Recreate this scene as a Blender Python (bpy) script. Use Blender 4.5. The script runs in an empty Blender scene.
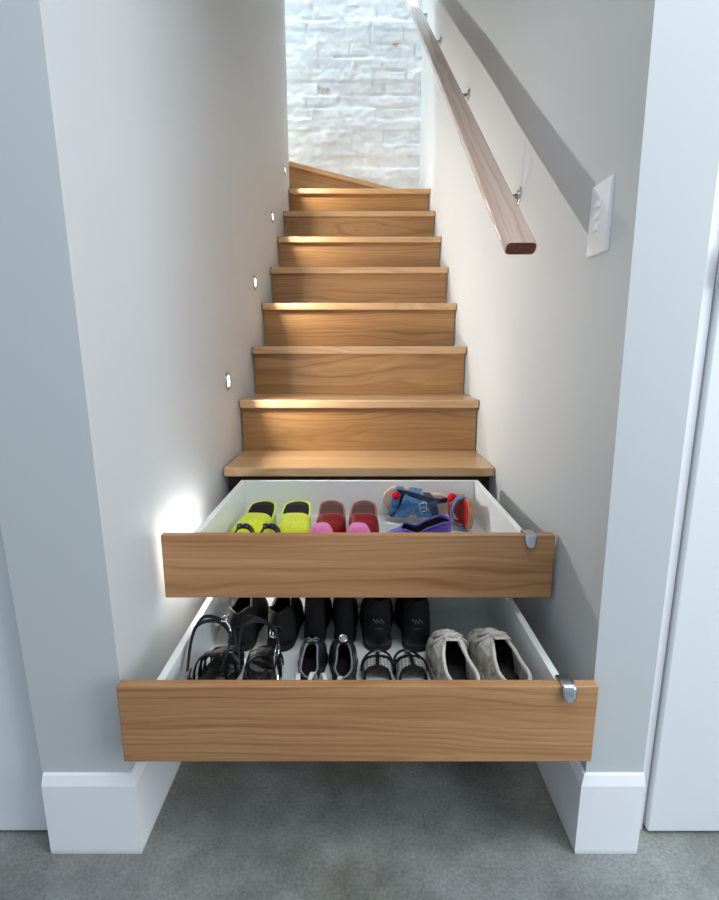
import bpy, bmesh, math, random
from mathutils import Vector, Matrix, noise
random.seed(7)
PI = math.pi
SC = bpy.context.scene
COL = SC.collection
H = 1.005                      # eye height

# ------------------------------------------------------------------ materials
def lin(c):
    def f(v):
        v /= 255.0
        return v/12.92 if v <= 0.04045 else ((v+0.055)/1.055)**2.4
    return (f(c[0]), f(c[1]), f(c[2]), 1.0)

def new_mat(name):
    m = bpy.data.materials.new(name); m.use_nodes = True
    nt = m.node_tree; b = nt.nodes['Principled BSDF']
    return m, nt, b

def N(nt, typ, **kw):
    n = nt.nodes.new(typ)
    for k, v in kw.items(): setattr(n, k, v)
    return n

def ramp(nt, stops, interp='LINEAR'):
    r = N(nt, 'ShaderNodeValToRGB'); cr = r.color_ramp; cr.interpolation = interp
    while len(cr.elements) > 1: cr.elements.remove(cr.elements[-1])
    cr.elements[0].position = stops[0][0]; cr.elements[0].color = stops[0][1]
    for p, c in stops[1:]:
        e = cr.elements.new(p); e.color = c
    return r

def plain(name, rgb, rough=0.5, metal=0.0, var=0.08, scale=25.0, bump=0.0, spec=0.5, sheen=0.0):
    """solid colour with a little tonal variation of its own"""
    m, nt, b = new_mat(name)
    tc = N(nt, 'ShaderNodeTexCoord'); no = N(nt, 'ShaderNodeTexNoise')
    no.inputs['Scale'].default_value = scale; no.inputs['Detail'].default_value = 4
    nt.links.new(tc.outputs['Object'], no.inputs['Vector'])
    c = lin(rgb)
    lo = tuple(max(0, v*(1-var)) for v in c[:3])+(1,); hi = tuple(min(1, v*(1+var)) for v in c[:3])+(1,)
    r = ramp(nt, [(0.3, lo), (0.7, hi)])
    nt.links.new(no.outputs['Fac'], r.inputs['Fac']); nt.links.new(r.outputs['Color'], b.inputs['Base Color'])
    b.inputs['Roughness'].default_value = rough; b.inputs['Metallic'].default_value = metal
    b.inputs['Specular IOR Level'].default_value = spec
    if sheen: b.inputs['Sheen Weight'].default_value = sheen
    if bump:
        bp = N(nt, 'ShaderNodeBump'); bp.inputs['Strength'].default_value = bump; bp.inputs['Distance'].default_value = 0.002
        nt.links.new(no.outputs['Fac'], bp.inputs['Height']); nt.links.new(bp.outputs['Normal'], b.inputs['Normal'])
    return m

def wood(name, dark, mid, light, rough=0.35, coat=0.0, ring=1.0, rs=0.42, bs=0.35):
    """plain-sawn timber: growth rings around an axis running along local X, cut by the board"""
    m, nt, b = new_mat(name)
    L = nt.links.new
    tc = N(nt, 'ShaderNodeTexCoord'); oi = N(nt, 'ShaderNodeObjectInfo')
    off = N(nt, 'ShaderNodeVectorMath', operation='SCALE'); off.inputs[0].default_value = (9.0, 0.30, 0.26)
    L(oi.outputs['Random'], off.inputs['Scale'])
    add = N(nt, 'ShaderNodeVectorMath', operation='ADD'); L(tc.outputs['Object'], add.inputs[0]); L(off.outputs[0], add.inputs[1])
    mp = N(nt, 'ShaderNodeMapping'); mp.inputs['Scale'].default_value = (1.6, 7, 7); L(add.outputs[0], mp.inputs['Vector'])
    n1 = N(nt, 'ShaderNodeTexNoise'); n1.inputs['Scale'].default_value = 1.0; n1.inputs['Detail'].default_value = 2; L(mp.outputs[0], n1.inputs['Vector'])
    sep = N(nt, 'ShaderNodeSeparateXYZ'); L(add.outputs[0], sep.inputs[0])
    ty = N(nt, 'ShaderNodeMath', operation='MULTIPLY_ADD'); L(sep.outputs['Y'], ty.inputs[0]); ty.inputs[1].default_value = 1.0; ty.inputs[2].default_value = -0.21
    tz = N(nt, 'ShaderNodeMath', operation='MULTIPLY_ADD'); L(sep.outputs['Z'], tz.inputs[0]); tz.inputs[1].default_value = 1.0; tz.inputs[2].default_value = -0.13
    cb = N(nt, 'ShaderNodeCombineXYZ'); L(ty.outputs[0], cb.inputs['Y']); L(tz.outputs[0], cb.inputs['Z'])
    ln = N(nt, 'ShaderNodeVectorMath', operation='LENGTH'); L(cb.outputs[0], ln.inputs[0])
    d = N(nt, 'ShaderNodeMath', operation='MULTIPLY_ADD'); L(n1.outputs['Fac'], d.inputs[0]); d.inputs[1].default_value = 0.085; L(ln.outputs['Value'], d.inputs[2])
    fr = N(nt, 'ShaderNodeMath', operation='MULTIPLY'); L(d.outputs[0], fr.inputs[0]); fr.inputs[1].default_value = 110.0*ring
    fc = N(nt, 'ShaderNodeMath', operation='FRACT'); L(fr.outputs[0], fc.inputs[0])
    # irregular ring strength
    n2 = N(nt, 'ShaderNodeTexNoise'); n2.noise_dimensions = '1D'; n2.inputs['Scale'].default_value = 0.9; L(fr.outputs[0], n2.inputs['W'])
    rr = ramp(nt, [(0.0, (0.36, 0.36, 0.36, 1)), (0.25, (0.62, 0.62, 0.62, 1)), (0.7, (0.70, 0.70, 0.70, 1)), (1.0, (0.36, 0.36, 0.36, 1))]); L(fc.outputs[0], rr.inputs['Fac'])
    mx = N(nt, 'ShaderNodeMath', operation='MULTIPLY_ADD'); L(rr.outputs['Color'], mx.inputs[0]); mx.inputs[1].default_value = rs
    sc2 = N(nt, 'ShaderNodeMath', operation='MULTIPLY'); L(n2.outputs['Fac'], sc2.inputs[0]); sc2.inputs[1].default_value = 0.84 - rs - (bs - 0.35); L(sc2.outputs[0], mx.inputs[2])
    # fine fibre
    mp2 = N(nt, 'ShaderNodeMapping'); mp2.inputs['Scale'].default_value = (5, 230, 230); L(add.outputs[0], mp2.inputs['Vector'])
    n3 = N(nt, 'ShaderNodeTexNoise'); n3.inputs['Scale'].default_value = 1.0; n3.inputs['Detail'].default_value = 3; L(mp2.outputs[0], n3.inputs['Vector'])
    fb = N(nt, 'ShaderNodeMath', operation='MULTIPLY_ADD'); L(n3.outputs['Fac'], fb.inputs[0]); fb.inputs[1].default_value = 0.34; L(mx.outputs[0], fb.inputs[2])
    # broad tone bands
    mp3 = N(nt, 'ShaderNodeMapping'); mp3.inputs['Scale'].default_value = (0.9, 16, 16); L(add.outputs[0], mp3.inputs['Vector'])
    n4 = N(nt, 'ShaderNodeTexNoise'); n4.inputs['Scale'].default_value = 1.0; L(mp3.outputs[0], n4.inputs['Vector'])
    fb2 = N(nt, 'ShaderNodeMath', operation='MULTIPLY_ADD'); L(n4.outputs['Fac'], fb2.inputs[0]); fb2.inputs[1].default_value = bs; L(fb.outputs[0], fb2.inputs[2])
    cr = ramp(nt, [(0.38, lin(dark)), (0.66, lin(mid)), (0.98, lin(light))]); L(fb2.outputs[0], cr.inputs['Fac'])
    L(cr.outputs['Color'], b.inputs['Base Color'])
    b.inputs['Roughness'].default_value = rough
    b.inputs['Coat Weight'].default_value = coat; b.inputs['Coat Roughness'].default_value = 0.2
    bp = N(nt, 'ShaderNodeBump'); bp.inputs['Strength'].default_value = 0.12; bp.inputs['Distance'].default_value = 0.001
    L(n3.outputs['Fac'], bp.inputs['Height']); L(bp.outputs['Normal'], b.inputs['Normal'])
    return m

def paint(name, rgb, rough=0.55):
    m, nt, b = new_mat(name); L = nt.links.new
    tc = N(nt, 'ShaderNodeTexCoord'); no = N(nt, 'ShaderNodeTexNoise'); no.inputs['Scale'].default_value = 220; no.inputs['Detail'].default_value = 2
    L(tc.outputs['Object'], no.inputs['Vector'])
    b.inputs['Base Color'].default_value = lin(rgb); b.inputs['Roughness'].default_value = rough
    bp = N(nt, 'ShaderNodeBump'); bp.inputs['Strength'].default_value = 0.04; bp.inputs['Distance'].default_value = 0.001
    L(no.outputs['Fac'], bp.inputs['Height']); L(bp.outputs['Normal'], b.inputs['Normal'])
    return m

def concrete():
    m, nt, b = new_mat('polished_concrete'); L = nt.links.new
    tc = N(nt, 'ShaderNodeTexCoord')
    n1 = N(nt, 'ShaderNodeTexNoise'); n1.inputs['Scale'].default_value = 5.5; n1.inputs['Detail'].default_value = 7; n1.inputs['Roughness'].default_value = 0.62
    n2 = N(nt, 'ShaderNodeTexNoise'); n2.inputs['Scale'].default_value = 160; n2.inputs['Detail'].default_value = 5
    n3 = N(nt, 'ShaderNodeTexNoise'); n3.inputs['Scale'].default_value = 2.3; n3.inputs['Detail'].default_value = 3
    for n in (n1, n2, n3): L(tc.outputs['Object'], n.inputs['Vector'])
    r1 = ramp(nt, [(0.30, lin((108, 111, 108))), (0.52, lin((140, 144, 141))), (0.72, lin((164, 168, 165)))]); L(n1.outputs['Fac'], r1.inputs['Fac'])
    r2 = ramp(nt, [(0.3, (0.72, 0.72, 0.72, 1)), (0.7, (1.15, 1.15, 1.15, 1))]); L(n2.outputs['Fac'], r2.inputs['Fac'])
    mx = N(nt, 'ShaderNodeMix', data_type='RGBA', blend_type='MULTIPLY'); mx.inputs['Factor'].default_value = 1.0
    L(r1.outputs['Color'], mx.inputs['A']); L(r2.outputs['Color'], mx.inputs['B'])
    r3 = ramp(nt, [(0.45, (1, 1, 1, 1)), (0.70, lin((232, 222, 198)))]); L(n3.outputs['Fac'], r3.inputs['Fac'])
    mx2 = N(nt, 'ShaderNodeMix', data_type='RGBA', blend_type='MULTIPLY'); mx2.inputs['Factor'].default_value = 1.0
    L(mx.outputs['Result'], mx2.inputs['A']); L(r3.outputs['Color'], mx2.inputs['B'])
    L(mx2.outputs['Result'], b.inputs['Base Color'])
    b.inputs['Roughness'].default_value = 0.42
    return m

def brick_paint():
    m, nt, b = new_mat('whitewashed_brick'); L = nt.links.new
    tc = N(nt, 'ShaderNodeTexCoord')
    n1 = N(nt, 'ShaderNodeTexNoise'); n1.inputs['Scale'].default_value = 6; n1.inputs['Detail'].default_value = 6
    mp = N(nt, 'ShaderNodeMapping'); mp.inputs['Scale'].default_value = (5, 5, 14); L(tc.outputs['Object'], mp.inputs['Vector'])
    n2 = N(nt, 'ShaderNodeTexNoise'); n2.inputs['Scale'].default_value = 1; n2.inputs['Detail'].default_value = 7; n2.inputs['Roughness'].default_value = 0.68
    n3 = N(nt, 'ShaderNodeTexNoise'); n3.inputs['Scale'].default_value = 3.1; n3.inputs['Detail'].default_value = 2
    L(tc.outputs['Object'], n1.inputs['Vector']); L(mp.outputs[0], n2.inputs['Vector']); L(tc.outputs['Object'], n3.inputs['Vector'])
    white = ramp(nt, [(0.3, lin((224, 229, 234))), (0.65, lin((240, 243, 246)))]); L(n1.outputs['Fac'], white.inputs['Fac'])
    bare = ramp(nt, [(0.40, lin((176, 168, 158))), (0.52, lin((204, 170, 154))), (0.6, lin((178, 176, 176)))]); L(n3.outputs['Fac'], bare.inputs['Fac'])
    msk = ramp(nt, [(0.61, (0, 0, 0, 1)), (0.69, (0.85, 0.85, 0.85, 1))]); L(n2.outputs['Fac'], msk.inputs['Fac'])
    mx = N(nt, 'ShaderNodeMix', data_type='RGBA'); L(msk.outputs['Color'], mx.inputs['Factor']); L(white.outputs['Color'], mx.inputs['A']); L(bare.outputs['Color'], mx.inputs['B'])
    L(mx.outputs['Result'], b.inputs['Base Color']); b.inputs['Roughness'].default_value = 0.75
    bp = N(nt, 'ShaderNodeBump'); bp.inputs['Strength'].default_value = 0.5; bp.inputs['Distance'].default_value = 0.006
    L(n2.outputs['Fac'], bp.inputs['Height']); L(bp.outputs['Normal'], b.inputs['Normal'])
    return m

def worn(name, base, worn_c, dark, scale=30, rough=0.8):
    """scuffed leather / canvas"""
    m, nt, b = new_mat(name); L = nt.links.new
    tc = N(nt, 'ShaderNodeTexCoord')
    n1 = N(nt, 'ShaderNodeTexNoise'); n1.inputs['Scale'].default_value = scale; n1.inputs['Detail'].default_value = 6; n1.inputs['Roughness'].default_value = 0.7
    L(tc.outputs['Object'], n1.inputs['Vector'])
    r = ramp(nt, [(0.33, lin(dark)), (0.47, lin(worn_c)), (0.62, lin(base))]); L(n1.outputs['Fac'], r.inputs['Fac'])
    L(r.outputs['Color'], b.inputs['Base Color']); b.inputs['Roughness'].default_value = rough
    bp = N(nt, 'ShaderNodeBump'); bp.inputs['Strength'].default_value = 0.5; bp.inputs['Distance'].default_value = 0.002
    L(n1.outputs['Fac'], bp.inputs['Height']); L(bp.outputs['Normal'], b.inputs['Normal'])
    return m

def woven(name, c1, c2, sx, sy):
    """small two-tone checks"""
    m, nt, b = new_mat(name); L = nt.links.new
    tc = N(nt, 'ShaderNodeTexCoord'); mp = N(nt, 'ShaderNodeMapping'); mp.inputs['Scale'].default_value = (sx, sy, 1); L(tc.outputs['Object'], mp.inputs['Vector'])
    br = N(nt, 'ShaderNodeTexBrick'); br.inputs['Scale'].default_value = 1.0; br.inputs['Mortar Size'].default_value = 0.06
    br.inputs['Color1'].default_value = lin(c1); br.inputs['Color2'].default_value = lin(c1); br.inputs['Mortar'].default_value = lin(c2)
    L(mp.outputs[0], br.inputs['Vector']); L(br.outputs['Color'], b.inputs['Base Color']); b.inputs['Roughness'].default_value = 0.6
    return m

def emit(name, rgb, s):
    m, nt, b = new_mat(name)
    b.inputs['Base Color'].default_value = lin(rgb); b.inputs['Emission Color'].default_value = lin(rgb); b.inputs['Emission Strength'].default_value = s
    return m

M = {}
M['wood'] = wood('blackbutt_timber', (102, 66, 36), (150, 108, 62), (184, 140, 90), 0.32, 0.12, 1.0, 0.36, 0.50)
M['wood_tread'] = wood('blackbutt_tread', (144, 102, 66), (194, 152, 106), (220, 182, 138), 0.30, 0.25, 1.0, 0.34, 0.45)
M['wood_front'] = wood('blackbutt_drawer_front', (114, 72, 42), (169, 119, 76), (200, 154, 108), 0.42, 0.05, 0.8, 0.30, 0.62)
M['rail'] = wood('handrail_timber', (190, 150, 132), (220, 188, 170), (236, 210, 196), 0.26, 0.5, 0.8)  # pale base colour carries the reflection of the bright brick
M['wall'] = paint('white_wall_paint', (201, 204, 205))
M['pier'] = M['wall']
M['skirt'] = paint('white_gloss_trim', (246, 246, 248), 0.3)
M['door'] = paint('white_door_enamel', (232, 235, 237), 0.35)
M['melamine'] = plain('white_melamine', (236, 239, 238), 0.3, var=0.01)
M['floor'] = concrete()
M['brick'] = brick_paint()
M['steel'] = plain('brushed_steel', (196, 198, 200), 0.28, 1.0, 0.05, 60)
M['void_shade'] = plain('painted_void_shade', (40, 36, 32), 0.8)  # painted shade for the open void below the lowest visible tread
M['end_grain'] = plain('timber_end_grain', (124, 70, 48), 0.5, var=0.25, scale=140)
M['plastic'] = plain('white_plastic', (240, 240, 242), 0.3, var=0.01)
M['lens'] = emit('lit_lens', (255, 252, 240), 22.0)

# ------------------------------------------------------------------ object helpers
def link(name, bm, mat, parent=None, smooth=False, loc=None, rot=None, bevel=0, subsurf=0, solid=0, auto=None):
    bmesh.ops.recalc_face_normals(bm, faces=bm.faces[:])
    me = bpy.data.meshes.new(name); bm.to_mesh(me); bm.free()
    if smooth:
        for p in me.polygons: p.use_smooth = True
    o = bpy.data.objects.new(name, me); COL.objects.link(o)
    for mm in (mat if isinstance(mat, (list, tuple)) else [mat]): me.materials.append(mm)
    if parent: o.parent = parent
    if loc: o.location = loc
    if rot: o.rotation_euler = rot
    if solid:
        md = o.modifiers.new('thickness', 'SOLIDIFY'); md.thickness = abs(solid); md.offset = -1 if solid > 0 else 1
    if subsurf:
        md = o.modifiers.new('smooth', 'SUBSURF'); md.levels = subsurf; md.render_levels = subsurf
    if bevel:
        md = o.modifiers.new('bevel', 'BEVEL'); md.width = bevel; md.segments = 2; md.limit_method = 'ANGLE'; md.angle_limit = math.radians(40)
    return o

def thing(name, label, cat, loc=(0, 0, 0), rot=(0, 0, 0), group=None):
    o = bpy.data.objects.new(name, None); COL.objects.link(o); o.empty_display_size = 0.05
    o.location = loc; o.rotation_euler = rot; o['label'] = label; o['category'] = cat
    if group: o['group'] = group
    return o

def structure(o, label=None, cat=None):
    o['kind'] = 'structure'
    if label: o['label'] = label
    if cat: o['category'] = cat
    return o

def add_box(bm, x0, x1, y0, y1, z0, z1):
    vs = [bm.verts.new((x, y, z)) for z in (z0, z1) for y in (y0, y1) for x in (x0, x1)]
    for f in ((0, 2, 3, 1), (4, 5, 7, 6), (0, 1, 5, 4), (2, 6, 7, 3), (0, 4, 6, 2), (1, 3, 7, 5)):
        bm.faces.new([vs[i] for i in f])
    return vs

def box(x0, x1, y0, y1, z0, z1):
    bm = bmesh.new(); add_box(bm, x0, x1, y0, y1, z0, z1); return bm

def add_prism(bm, poly, z0, z1):
    a = [bm.verts.new((p[0], p[1], z0)) for p in poly]; b = [bm.verts.new((p[0], p[1], z1)) for p in poly]
    n = len(poly); bm.faces.new(a[::-1]); bm.faces.new(b)
    for i in range(n): bm.faces.new((a[i], a[(i+1) % n], b[(i+1) % n], b[i]))

def prism(poly, z0, z1):
    bm = bmesh.new(); add_prism(bm, poly, z0, z1); return bm

def add_tube(bm, pts, r, seg=8, caps=True, flat=1.0):
    """tube swept along pts; r a number or list"""
    pts = [Vector(p) for p in pts]; n = len(pts); rings = []
    up = Vector((0.13, 0.27, 0.95)).normalized()
    for i, p in enumerate(pts):
        t = (pts[min(i+1, n-1)] - pts[max(i-1, 0)]).normalized()
        a = t.cross(up)
        if a.length < 1e-3: a = t.cross(Vector((1, 0, 0)))
        a.normalize(); b = a.cross(t).normalized()
        rr = r[i] if isinstance(r, (list, tuple)) else r
        rings.append([bm.verts.new(p + a*rr*math.cos(2*PI*k/seg) + b*rr*flat*math.sin(2*PI*k/seg)) for k in range(seg)])
    for i in range(n-1):
        for k in range(seg):
            bm.faces.new((rings[i][k], rings[i][(k+1) % seg], rings[i+1][(k+1) % seg], rings[i+1][k]))
    if caps:
        bm.faces.new(rings[0][::-1]); bm.faces.new(rings[-1])

def tube(pts, r, seg=8, flat=1.0):
    bm = bmesh.new(); add_tube(bm, pts, r, seg, flat=flat); return bm

def add_ribbon(bm, pts, wdir, w, th):
    """flat strap of width w (along wdir) swept along pts"""
    pts = [Vector(p) for p in pts]; n = len(pts); rings = []
    wd = Vector(wdir).normalized()
    for i, p in enumerate(pts):
        t = (pts[min(i+1, n-1)] - pts[max(i-1, 0)]).normalized()
        nn = t.cross(wd).normalized(); w2 = nn.cross(t).normalized()
        rings.append([bm.verts.new(p + w2*sx*w/2 + nn*sn*th/2) for sx, sn in ((-1, -1), (1, -1), (1, 1), (-1, 1))])
    for i in range(n-1):
        for k in range(4):
            bm.faces.new((rings[i][k], rings[i][(k+1) % 4], rings[i+1][(k+1) % 4], rings[i+1][k]))
    bm.faces.new(rings[0][::-1]); bm.faces.new(rings[-1])

def add_disc(bm, c, axis, r, th, seg=24):
    """short cylinder centred at c along axis"""
    axis = Vector(axis).normalized(); c = Vector(c)
    a = axis.orthogonal().normalized(); b = axis.cross(a)
    r0 = [bm.verts.new(c - axis*th/2 + (a*math.cos(2*PI*k/seg) + b*math.sin(2*PI*k/seg))*r) for k in range(seg)]
    r1 = [bm.verts.new(v.co + axis*th) for v in r0]
    bm.faces.new(r0[::-1]); bm.faces.new(r1)
    for k in range(seg): bm.faces.new((r0[k], r0[(k+1) % seg], r1[(k+1) % seg], r1[k]))

def add_ring(bm, c, axis, R, r, seg=28, s2=8, squash=1.0):
    axis = Vector(axis).normalized(); c = Vector(c); a = axis.orthogonal().normalized(); b = axis.cross(a); rings = []
    for k in range(seg):
        d = a*math.cos(2*PI*k/seg) + b*math.sin(2*PI*k/seg)
        rings.append([bm.verts.new(c + d*(R + r*math.cos(2*PI*j/s2)) + axis*r*squash*math.sin(2*PI*j/s2)) for j in range(s2)])
    for k in range(seg):
        for j in range(s2):
            bm.faces.new((rings[k][j], rings[(k+1) % seg][j], rings[(k+1) % seg][(j+1) % s2], rings[k][(j+1) % s2]))

# ------------------------------------------------------------------ the setting
Y0 = 0.850                     # face of the two piers
YB = 4.115                     # brick wall face
def clamp(v, a=0., b=1.): return max(a, min(b, v))
def fade(y): return clamp(1 - (y - Y0)/1.1)
def xl(y, z): return -0.4535 - 0.0120*(clamp(z, 0, 2.6) - 0.2)*fade(y)
def xr(y, z): return 0.4500 - 0.0115*(clamp(z, 0, 2.6) - 0.2)*fade(y) - 0.002*fade(y)

def side_wall(name, fn, outer, yend, ztop):
    """solid wall, its stair face slightly out of plumb at the front corner"""
    bm = bmesh.new()
    ys = [Y0 + (yend - Y0)*i/24 for i in range(25)]; zs = [ztop*j/20 for j in range(21)]
    f = [[bm.verts.new((fn(y, z), y, z)) for z in zs] for y in ys]
    b = [[bm.verts.new((outer(z), y, z)) for z in zs] for y in ys]
    for i in range(24):
        for j in range(20):
            bm.faces.new((f[i][j], f[i+1][j], f[i+1][j+1], f[i][j+1])); bm.faces.new((b[i][j], b[i][j+1], b[i+1][j+1], b[i+1][j]))
    for j in range(20):
        bm.faces.new((f[0][j], f[0][j+1], b[0][j+1], b[0][j])); bm.faces.new((f[24][j], b[24][j], b[24][j+1], f[24][j+1]))
    for i in range(24):
        bm.faces.new((f[i][0], b[i][0], b[i+1][0], f[i+1][0])); bm.faces.new((f[i][20], f[i+1][20], b[i+1][20], b[i][20]))
    return structure(link(name, bm, M['wall'], bevel=0), None)

side_wall('wall_left', xl, lambda z: -0.629 - 0.02*(clamp(z, 0, 2.6) - 0.2), 3.52, 7.0)
side_wall('wall_right', xr, lambda z: 0.562 - 0.004*clamp(z, 0, 2.6), 4.30, 7.0)
# walls beyond the two doors, and over them
structure(link('wall_front_left', box(-3.4, -1.56, 0.87, 1.0, 0, 2.7), M['wall']))
structure(link('wall_front_right', box(1.51, 3.4, 0.87, 1.0, 0, 2.7), M['wall']))
structure(link('wall_over_left', box(-1.56, -0.69, 0.87, 1.0, 2.06, 2.7), M['wall']))
structure(link('wall_over_right', box(0.57, 1.51, 0.87, 1.0, 2.06, 2.7), M['wall']))
structure(link('wall_over_stair', box(-0.44, 0.41, Y0+0.01, Y0+0.12, 2.45, 3.3), M['wall']))
structure(link('ceiling', box(-3.4, 3.4, -2.6, Y0+0.02, 2.7, 2.8), M['wall']))
structure(link('ceiling_stair', box(-0.46, 0.46, Y0+0.12, 3.46, 3.2, 3.3), M['wall']))
structure(link('wall_skylight_block', box(-0.46, 0.46, 3.40, 3.46, 3.3, 7.0), M['wall']))  # bulkhead added out of view to keep direct skylight off the near walls
structure(link('wall_landing', box(-2.0, -0.60, 3.46, 3.52, 1.5, 7.0), M['wall']))
structure(link('wall_landing_end', box(-2.06, -2.0, 3.46, 4.3, 1.5, 7.0), M['wall']))
structure(link('floor', box(-3.4, 3.4, -2.6, 4.3, -0.1, 0.0), M['floor']))

# brick wall: every course and brick pushed in or out, paint-filled joints
def brick_wall():
    bm = bmesh.new()
    x0, x1, z0, z1 = -2.0, 0.47, 1.75, 7.0
    nx, nz = 210, 300
    rows = []
    z = z0; k = 0
    rnd = random.Random(3)
    while z < z1 + 0.2:
        h = rnd.choice([0.070, 0.082, 0.088, 0.078, 0.095]); rows.append((z, h, rnd.random()*0.23, rnd.uniform(-0.004, 0.004))); z += h; k += 1
    def height(x, z):
        zz = z + 0.010*noise.noise(Vector((x*2.2, z*1.4, 5.1))) + 0.004*noise.noise(Vector((x*9, z*9, 1.7)))
        for i, (a, h, off, pr) in enumerate(rows):
            if a <= zz < a + h: break
        u = (x + 3 + off + 0.008*noise.noise(Vector((x*7, z*7, 9.3))))/0.235; c = math.floor(u); fu = (u - c)*0.235; fv = zz - a
        e = min(fv, h - fv); eu = min(fu, 0.235 - fu)
        r = random.Random(i*131 + c*7)
        prot = pr + r.uniform(-0.003, 0.0035)
        fill = clamp(0.55 + 1.6*noise.noise(Vector((x*2.6 + 3, z*4.1, 2.2))), 0.05, 1.0)     # how open the joint is
        j = 1 - clamp(min(e, eu*1.3)/0.010)
        d = prot*0.9 - 0.010*fill*j*j*j
        d += 0.005*noise.noise(Vector((x*5, z*6, 0))) + 0.0035*noise.noise(Vector((x*19, z*26, 4))) + 0.002*noise.noise(Vector((x*47, z*60, 8)))
        return d
    g = []
    for i in range(nx+1):
        x = x0 + (x1 - x0)*(i/nx)**0.75
        col = []
        for j in range(nz+1):
            z = z0 + (z1 - z0)*(0.55*(j/nz) + 0.45*(j/nz)**5)
            col.append(bm.verts.new((x, YB - height(x, z), z)))
        g.append(col)
    for i in range(nx):
        for j in range(nz): bm.faces.new((g[i][j], g[i+1][j], g[i+1][j+1], g[i][j+1]))
    # back and edges make it a solid wall
    b = [bm.verts.new(p) for p in ((x0, 4.3, z0), (x1, 4.3, z0), (x1, 4.3, z1), (x0, 4.3, z1))]
    bm.faces.new(b)
    bm.faces.new([g[i][0] for i in range(nx+1)][::-1] + [b[0], b[1]])
    bm.faces.new([g[i][nz] for i in range(nx+1)] + [b[2], b[3]])
    bm.faces.new([g[0][j] for j in range(nz+1)] + [b[3], b[0]])
    bm.faces.new([g[nx][j] for j in range(nz+1)][::-1] + [b[1], b[2]])
    o = link('wall_back', bm, M['brick'])
    for p in o.data.polygons[:nx*nz]: p.use_smooth = True
    return structure(o)
brick_wall()

# baseboards: bevelled top and bottom, round the piers
def skirting(name, run, inside):
    """run: plan corner points of the wall line; profile offset outwards"""
    prof = [(0.000, 0.0), (0.010, 0.0), (0.012, 0.010), (0.012, 0.163), (0.005, 0.182), (0.000, 0.184)]
    bm = bmesh.new(); n = len(run); rings = []
    pts = [Vector((p[0], p[1])) for p in run]
    for i, p in enumerate(pts):
        ds = []
        if i > 0: ds.append((p - pts[i-1]).normalized())
        if i < n-1: ds.append((pts[i+1] - p).normalized())
        ns = [Vector((d.y, -d.x))*inside for d in ds]
        m = sum(ns, Vector((0, 0))); m = m/m.dot(ns[0]) if len(ns) > 1 else ns[0]
        rings.append([bm.verts.new((p.x + m.x*a, p.y + m.y*a, z)) for a, z in prof])
    for i in range(n-1):
        for k in range(len(prof)-1): bm.faces.new((rings[i][k], rings[i+1][k], rings[i+1][k+1], rings[i][k+1]))
    bm.faces.new(rings[0]); bm.faces.new(rings[-1][::-1])
    for i in range(n-1): bm.faces.new((rings[i][-1], rings[i+1][-1], rings[i+1][0], rings[i][0]))
    return structure(link(name, bm, M['skirt']))
skirting('baseboard_left', [(-0.6255, Y0), (-0.4530, Y0), (-0.4530, 1.118)], 1)
skirting('baseboard_right', [(0.4480, 1.118), (0.4480, Y0), (0.5625, Y0)], 1)

# doors beside the piers
d1 = link('door_1', box(-1.55, -0.6475, 0.884, 0.924, 0.007, 2.05), M['door'], bevel=0.0015); structure(d1, 'white flush door left of the stair opening', 'door')
d2 = link('door_2', box(0.6085, 1.50, 0.882, 0.922, 0.007, 2.05), M['door'], bevel=0.0025); structure(d2, 'white flush door right of the stair opening with a steel hinge', 'door')
bm = bmesh.new()
for k, (a, b2) in enumerate(((-0.036, -0.013), (-0.012, 0.012), (0.013, 0.036))): add_tube(bm, [(0.5985, 0.874, H+0.136+a), (0.5985, 0.874, H+0.136+b2)], 0.0045, 12)
add_box(bm, 0.6035, 0.6105, 0.8805, 0.8825, H+0.105, H+0.167)
link('hinge', bm, M['steel'], d2)
structure(link('trim_1', box(-0.647, -0.630, 0.91, 0.95, 0, 2.06), M['skirt']))
structure(link('trim_2', box(0.5625, 0.6035, 0.893, 0.935, 0, 2.06), M['skirt']))

# ------------------------------------------------------------------ staircase
RISE, GO, Z0, N0 = 0.1975, 0.261, 0.6235, 1.611
stair = thing('staircase', 'narrow blackbutt timber staircase climbing between white walls to a brick wall', 'staircase', (0, N0, 0))
def board(name, x0, x1, y0, y1, z0, z1, bevel=0.003, mat='wood'):
    cx, cy, cz = 0, (y0+y1)/2, (z0+z1)/2
    return link(name, box(x0-cx, x1-cx, y0-cy, y1-cy, z0-cz, z1-cz), M[mat], stair, loc=(cx, cy-N0, cz), bevel=bevel)
XL, XR = -0.4490, 0.4440
for i in range(-2, 7):
    z = Z0 + RISE*i; y = N0 + GO*i
    back = y + GO + 0.045
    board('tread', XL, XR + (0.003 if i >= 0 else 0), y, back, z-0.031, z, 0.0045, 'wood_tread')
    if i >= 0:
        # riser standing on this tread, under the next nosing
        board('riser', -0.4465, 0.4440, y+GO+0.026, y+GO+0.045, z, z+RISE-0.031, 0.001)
board('riser', -0.4465, 0.4415, N0-2*GO+0.035, N0-2*GO+0.054, 0.0, Z0-2*RISE-0.031, 0.001)
board('void_shade_board', -0.4465, 0.4415, 1.655, 1.672, Z0-RISE, Z0-0.031, 0.001, 'void_shade')  # added dark board, stands in for the shade of an open void
# top tread, cut on the skew by the winder riser
zt = Z0 + 7*RISE; yt = N0 + 7*GO
o = link('tread', prism([(XL, yt-3.8), (XR+0.004, yt-3.8), (XR+0.004, 4.10-3.8), (0.27, 4.095-3.8), (XL, 3.545-3.8)], -0.031, 0.0), M['wood_tread'], stair, loc=(0, 3.8-N0, zt), bevel=0.0045)
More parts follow.
